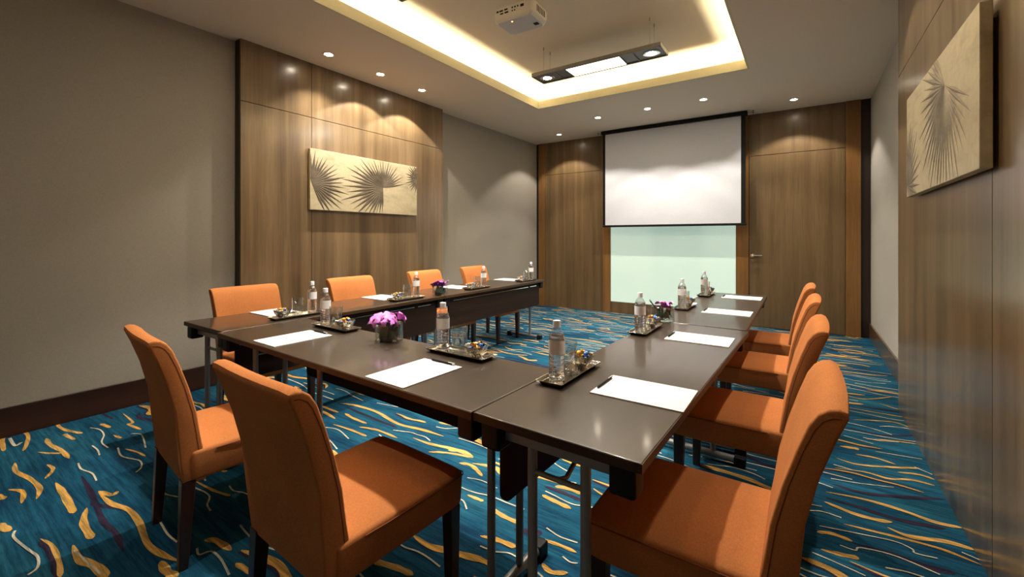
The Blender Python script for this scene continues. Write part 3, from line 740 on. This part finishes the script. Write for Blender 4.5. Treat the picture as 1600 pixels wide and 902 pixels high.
# ------------------------------------------------------------ projection screen
r = thing('projection_screen', 'white pull-down projection screen with black border on far wall', 'projection screen', (-1.748, 6.85, 0))
X0s, X1s = -1.076, 1.075
b = MB(); b.box(X0s, X1s, -.045, .045, 2.992, 3.047); b.build('casing', M['black'], r, bevel=.006)
b = MB(); b.box(-1.015, .995, -.004, -.003, 1.486, 2.995); b.build('screen_cloth', M['screen'], r)
b = MB(); b.box(-1.058, 1.052, -.003, -.001, 1.474, 3.0); b.build('border', M['black'], r)
b = MB(); b.box(-1.060, 1.062, -.016, .016, 1.452, 1.480); b.build('bottom_bar', M['black'], r, bevel=.005)
for s, xx in ((-1, X0s), (1, X1s)):
    b = MB(); b.tube([(xx, 0, 3.02), (xx + s * .07, 0, 3.02)], .006, 8); b.tube([(xx + s * .07, 0, 3.0), (xx + s * .07, 0, 3.05)], .009, 8); b.build('hanging_bracket', M['steel'], r, smooth=True)

# ------------------------------------------------------------ lamps
LC = (1, .91, .79)
def spot(name, parent, loc, rot, energy, angle, blend, col=LC, size=.014):
    l = bpy.data.lights.new(name, 'SPOT'); l.energy = energy; l.color = col; l.spot_size = R(angle); l.spot_blend = blend; l.shadow_soft_size = size
    o = bpy.data.objects.new(name, l); C.objects.link(o); o.parent = parent; o.location = loc; o.rotation_euler = rot
    return o
def make_down(label, loc, energy, angle=111, blend=.26, tilt=(0, 0, 0)):
    r = thing('recessed_downlight', label, 'downlight', loc, 0, 'recessed ceiling downlights')
    b = MB(); b.lathe([(.054, .0), (.058, -.004), (.050, -.006), (.038, -.003), (.036, .0)], 28); b.build('trim_ring', M['ring'], r, smooth=True)
    b = MB(); b.lathe([(1e-4, -.0060), (.024, -.005), (.035, -.001), (.035, 0)], 24); b.build('bulb', M['spot_e'], r, smooth=True)
    spot('lamp', r, (0, 0, -.02), tilt, energy, angle, blend)
    # tight bright core of the reflector lamp
    spot('lamp', r, (0, 0, -.02), tilt, energy * 1.3, 60, .8)
    return r
EW = 48
for k, y in enumerate((2.47, 3.085, 3.697)):
    make_down(['warm downlight over left panel, nearest of the three', 'warm downlight over left panel, middle of the three', 'warm downlight over left panel, farthest of the three'][k], (-3.812, y, H), EW * 1.3, blend=(.6 if k == 0 else .14), tilt=(R(7 if k == 0 else 0), 0, 0))
for x, y, lb, e in ((-3.508, 6.616, 'warm downlight in the far left ceiling corner', EW), (-2.538, 6.00, 'warm downlight before the screen, leftmost of three', EW * 1.05), (-1.80, 5.97, 'warm downlight before the screen, middle of three', EW * 1.05),
                 (-1.085, 5.968, 'warm downlight before the screen, rightmost of three', EW * 1.05), (-.127, 6.62, 'warm downlight above the door', EW)):
    make_down(lb, (x, y, H), e)
for y, lb in ((2.47, 'warm downlight over right panel above the picture near end'), (3.085, 'warm downlight over right panel above the picture middle'), (3.697, 'warm downlight over right panel above the picture far end'), (.6, 'warm downlight over right panel beside the camera')):
    make_down(lb, (.20, y, H), EW * (.3 if y > 1 else .08))
for x, y, lb, e in ((-1.8, .2, 'warm downlight over the near middle of the room', EW * .40),):
    make_down(lb, (x, y, H), e, blend=1)

def make_pendant(label, loc):
    r = thing('linear_pendant', label, 'pendant light', loc, 0, 'linear pendant lights in the ceiling recess')
    b = MB(); L, W = .675, .13
    b.box(-L, L, -W, W, .010, .040); b.box(-L, L, -W, -W + .020, 0, .012); b.box(-L, L, W - .020, W, 0, .012); b.box(-L, -L + .014, -W, W, 0, .012); b.box(L - .014, L, -W, W, 0, .012)
    for x in (-.41, -.285, .285, .41): b.box(x - .005, x + .005, -W, W, .002, .012)
    b.build('housing', M['grey'], r, bevel=.002)
    b = MB(); b.box(-.28, .28, -W + .020, W - .020, .003, .0095); b.build('diffuser', M['diff_e'], r)
    for s in (-1, 1):
        b = MB(); b.lathe([(.052, .004), (.074, .0015), (.078, .004), (.078, .0095)], 28, c=(s * .555, 0, 0), sy=.95); b.build('reflector', M['chrome'], r, smooth=True)
        b = MB(); b.lathe([(1e-4, 0), (.040, .002), (.051, .006)], 24, c=(s * .555, 0, 0)); b.build('bulb', M['spot_e'], r, smooth=True)
        spot('lamp', r, (s * .555, 0, -.015), (0, 0, 0), 135, 92, .35, (1, .93, .84), .035)
    l = bpy.data.lights.new('lamp', 'AREA'); l.shape = 'RECTANGLE'; l.size = .56; l.size_y = .22; l.energy = 16; l.color = (1, .93, .82)
    o = bpy.data.objects.new('lamp', l); C.objects.link(o); o.parent = r; o.location = (0, 0, -.004)
    for s in (-1, 1):
        for yy in (-.07, .07):
            b = MB(); x = s * .56; b.tube([(x, yy, .04), (x, yy, HU - loc[2])], .0012, 6); b.tube([(x, yy, HU - loc[2] - .03), (x, yy, HU - loc[2])], .005, 8); b.build('suspension_cable', M['steel'], r, smooth=True)
    return r
p1 = make_pendant('grey linear pendant with glowing centre panel and two spots hanging before the screen', (-1.745, 4.07, 2.99))
dup(p1, (-1.755, 2.03, 2.99), 0, 'grey linear pendant nearer the camera, only its corner showing at the top edge')

# cove strips behind the lip
def cove(loc, rz, L, e):
    l = bpy.data.lights.new('cove_lamp', 'AREA'); l.shape = 'RECTANGLE'; l.size = L; l.size_y = .035; l.energy = e; l.color = (1, .91, .60)
    return l
def strip(name, x, y, L, along):
    r = thing('cove_light_strip', 'warm light strip hidden behind the cove lip, ' + name, 'light strip', (x, y, H + .021))
    b = MB()
    if along == 'y': b.box(-.012, .012, -L / 2, L / 2, 0, .018)
    else: b.box(-L / 2, L / 2, -.012, .012, 0, .018)
    b.build('strip_body', M['ring'], r)
    l = cove(None, 0, L, 11.5 * L); o = bpy.data.objects.new('lamp', l); C.objects.link(o); o.parent = r; o.location = (0, 0, .021)
    o.rotation_euler = (PI, 0, 0 if along == 'x' else PI / 2)
dd = .125
strip('left side', OX0 - dd, (OY0 + OY1) / 2, OY1 - OY0 + .1, 'y'); strip('right side', OX1 + dd, (OY0 + OY1) / 2, OY1 - OY0 + .1, 'y')
strip('far side', (OX0 + OX1) / 2, OY1 + dd, OX1 - OX0 + .1, 'x'); strip('near side', (OX0 + OX1) / 2, OY0 - dd, OX1 - OX0 + .1, 'x')

# ------------------------------------------------------------ projector
r = thing('ceiling_projector', 'white ceiling projector with rear ports and amber light', 'projector', (-1.93, 2.98, 3.02), R(2))
b = MB(); pts = [(-.17, -.135), (.17, -.135), (.185, -.11), (.185, .10), (.15, .135), (-.15, .135), (-.185, .10), (-.185, -.11)]
vs = []
for z, s in ((0, .86), (.022, .98), (.045, 1), (.10, 1), (.115, .96)): vs += [(x * s, y * s, z) for x, y in pts]
fs = [tuple(range(8))[::-1], tuple(range(32, 40))]
for i in range(4):
    for k in range(8): fs.append((i * 8 + k, i * 8 + (k + 1) % 8, i * 8 + 8 + (k + 1) % 8, i * 8 + 8 + k))
b.add(vs, fs); body = b.build('body', M['proj'], r, bevel=.004)
b = MB()
for x, z, w, h in ((-.14, .085, .02, .014), (-.105, .085, .034, .012), (-.06, .086, .03, .012), (-.10, .062, .03, .010), (-.055, .062, .034, .012), (.0, .085, .012, .012), (.025, .085, .012, .012), (.05, .085, .012, .012), (.09, .08, .03, .02), (.0, .06, .010, .010), (.022, .06, .010, .010)):
    b.box(x - w / 2, x + w / 2, -.1375, -.1335, z - h / 2, z + h / 2)
b.build('rear_ports', M['black'], body)
b = MB(); b.lathe([(1e-4, -.001), (.007, -.001), (.007, .004)], 14, c=(-.03, -.09, 0)); b.build('status_light', M['amber_e'], body)
b = MB(); b.tube([(.09, .125, .055), (.09, .150, .055)], .036, 24); b.build('lens', M['lens'], body, smooth=True)
b = MB(); b.box(.10, .14, .02, .06, -.002, .002)
for k in range(6): b.box(-.1865, -.1835, -.07 + k * .024, -.06 + k * .024, .04, .09); b.box(.1835, .1865, -.07 + k * .024, -.06 + k * .024, .04, .09)
b.build('vent_slots', M['black'], body)
b = MB(); b.box(-.05, .05, -.05, .05, .115, .125); b.tube([(0, 0, .12), (0, 0, HU - 3.02)], .018, 16); b.box(-.05, .05, -.05, .05, HU - 3.02 - .008, HU - 3.02)
b.build('ceiling_mount', M['proj'], r)

# ------------------------------------------------------------ world, camera, view
w = bpy.data.worlds.new('World'); SC.world = w; w.use_nodes = True
w.node_tree.nodes['Background'].inputs['Color'].default_value = (.02, .018, .015, 1)
w.node_tree.nodes['Background'].inputs['Strength'].default_value = .3
cam = bpy.data.cameras.new('Camera'); co = bpy.data.objects.new('Camera', cam); C.objects.link(co)
cam.sensor_width = 36; cam.lens = FPX * 36 / 1600; cam.shift_y = (HY - 451) / 1600; cam.clip_start = .02
co.location = (0, 0, CAMH); co.rotation_euler = (PI / 2, 0, YAW); SC.camera = co
SC.view_settings.view_transform = 'Standard'; SC.view_settings.look = 'None'
SC.view_settings.gamma = 1; SC.view_settings.use_curve_mapping = False
SC.view_settings.exposure = 0.30
SC.cycles.use_denoising = True
SC.cycles.max_bounces = 10; SC.cycles.transmission_bounces = 8; SC.cycles.caustics_refractive = True; SC.cycles.caustics_reflective = False
SC.cycles.sample_clamp_indirect = 6
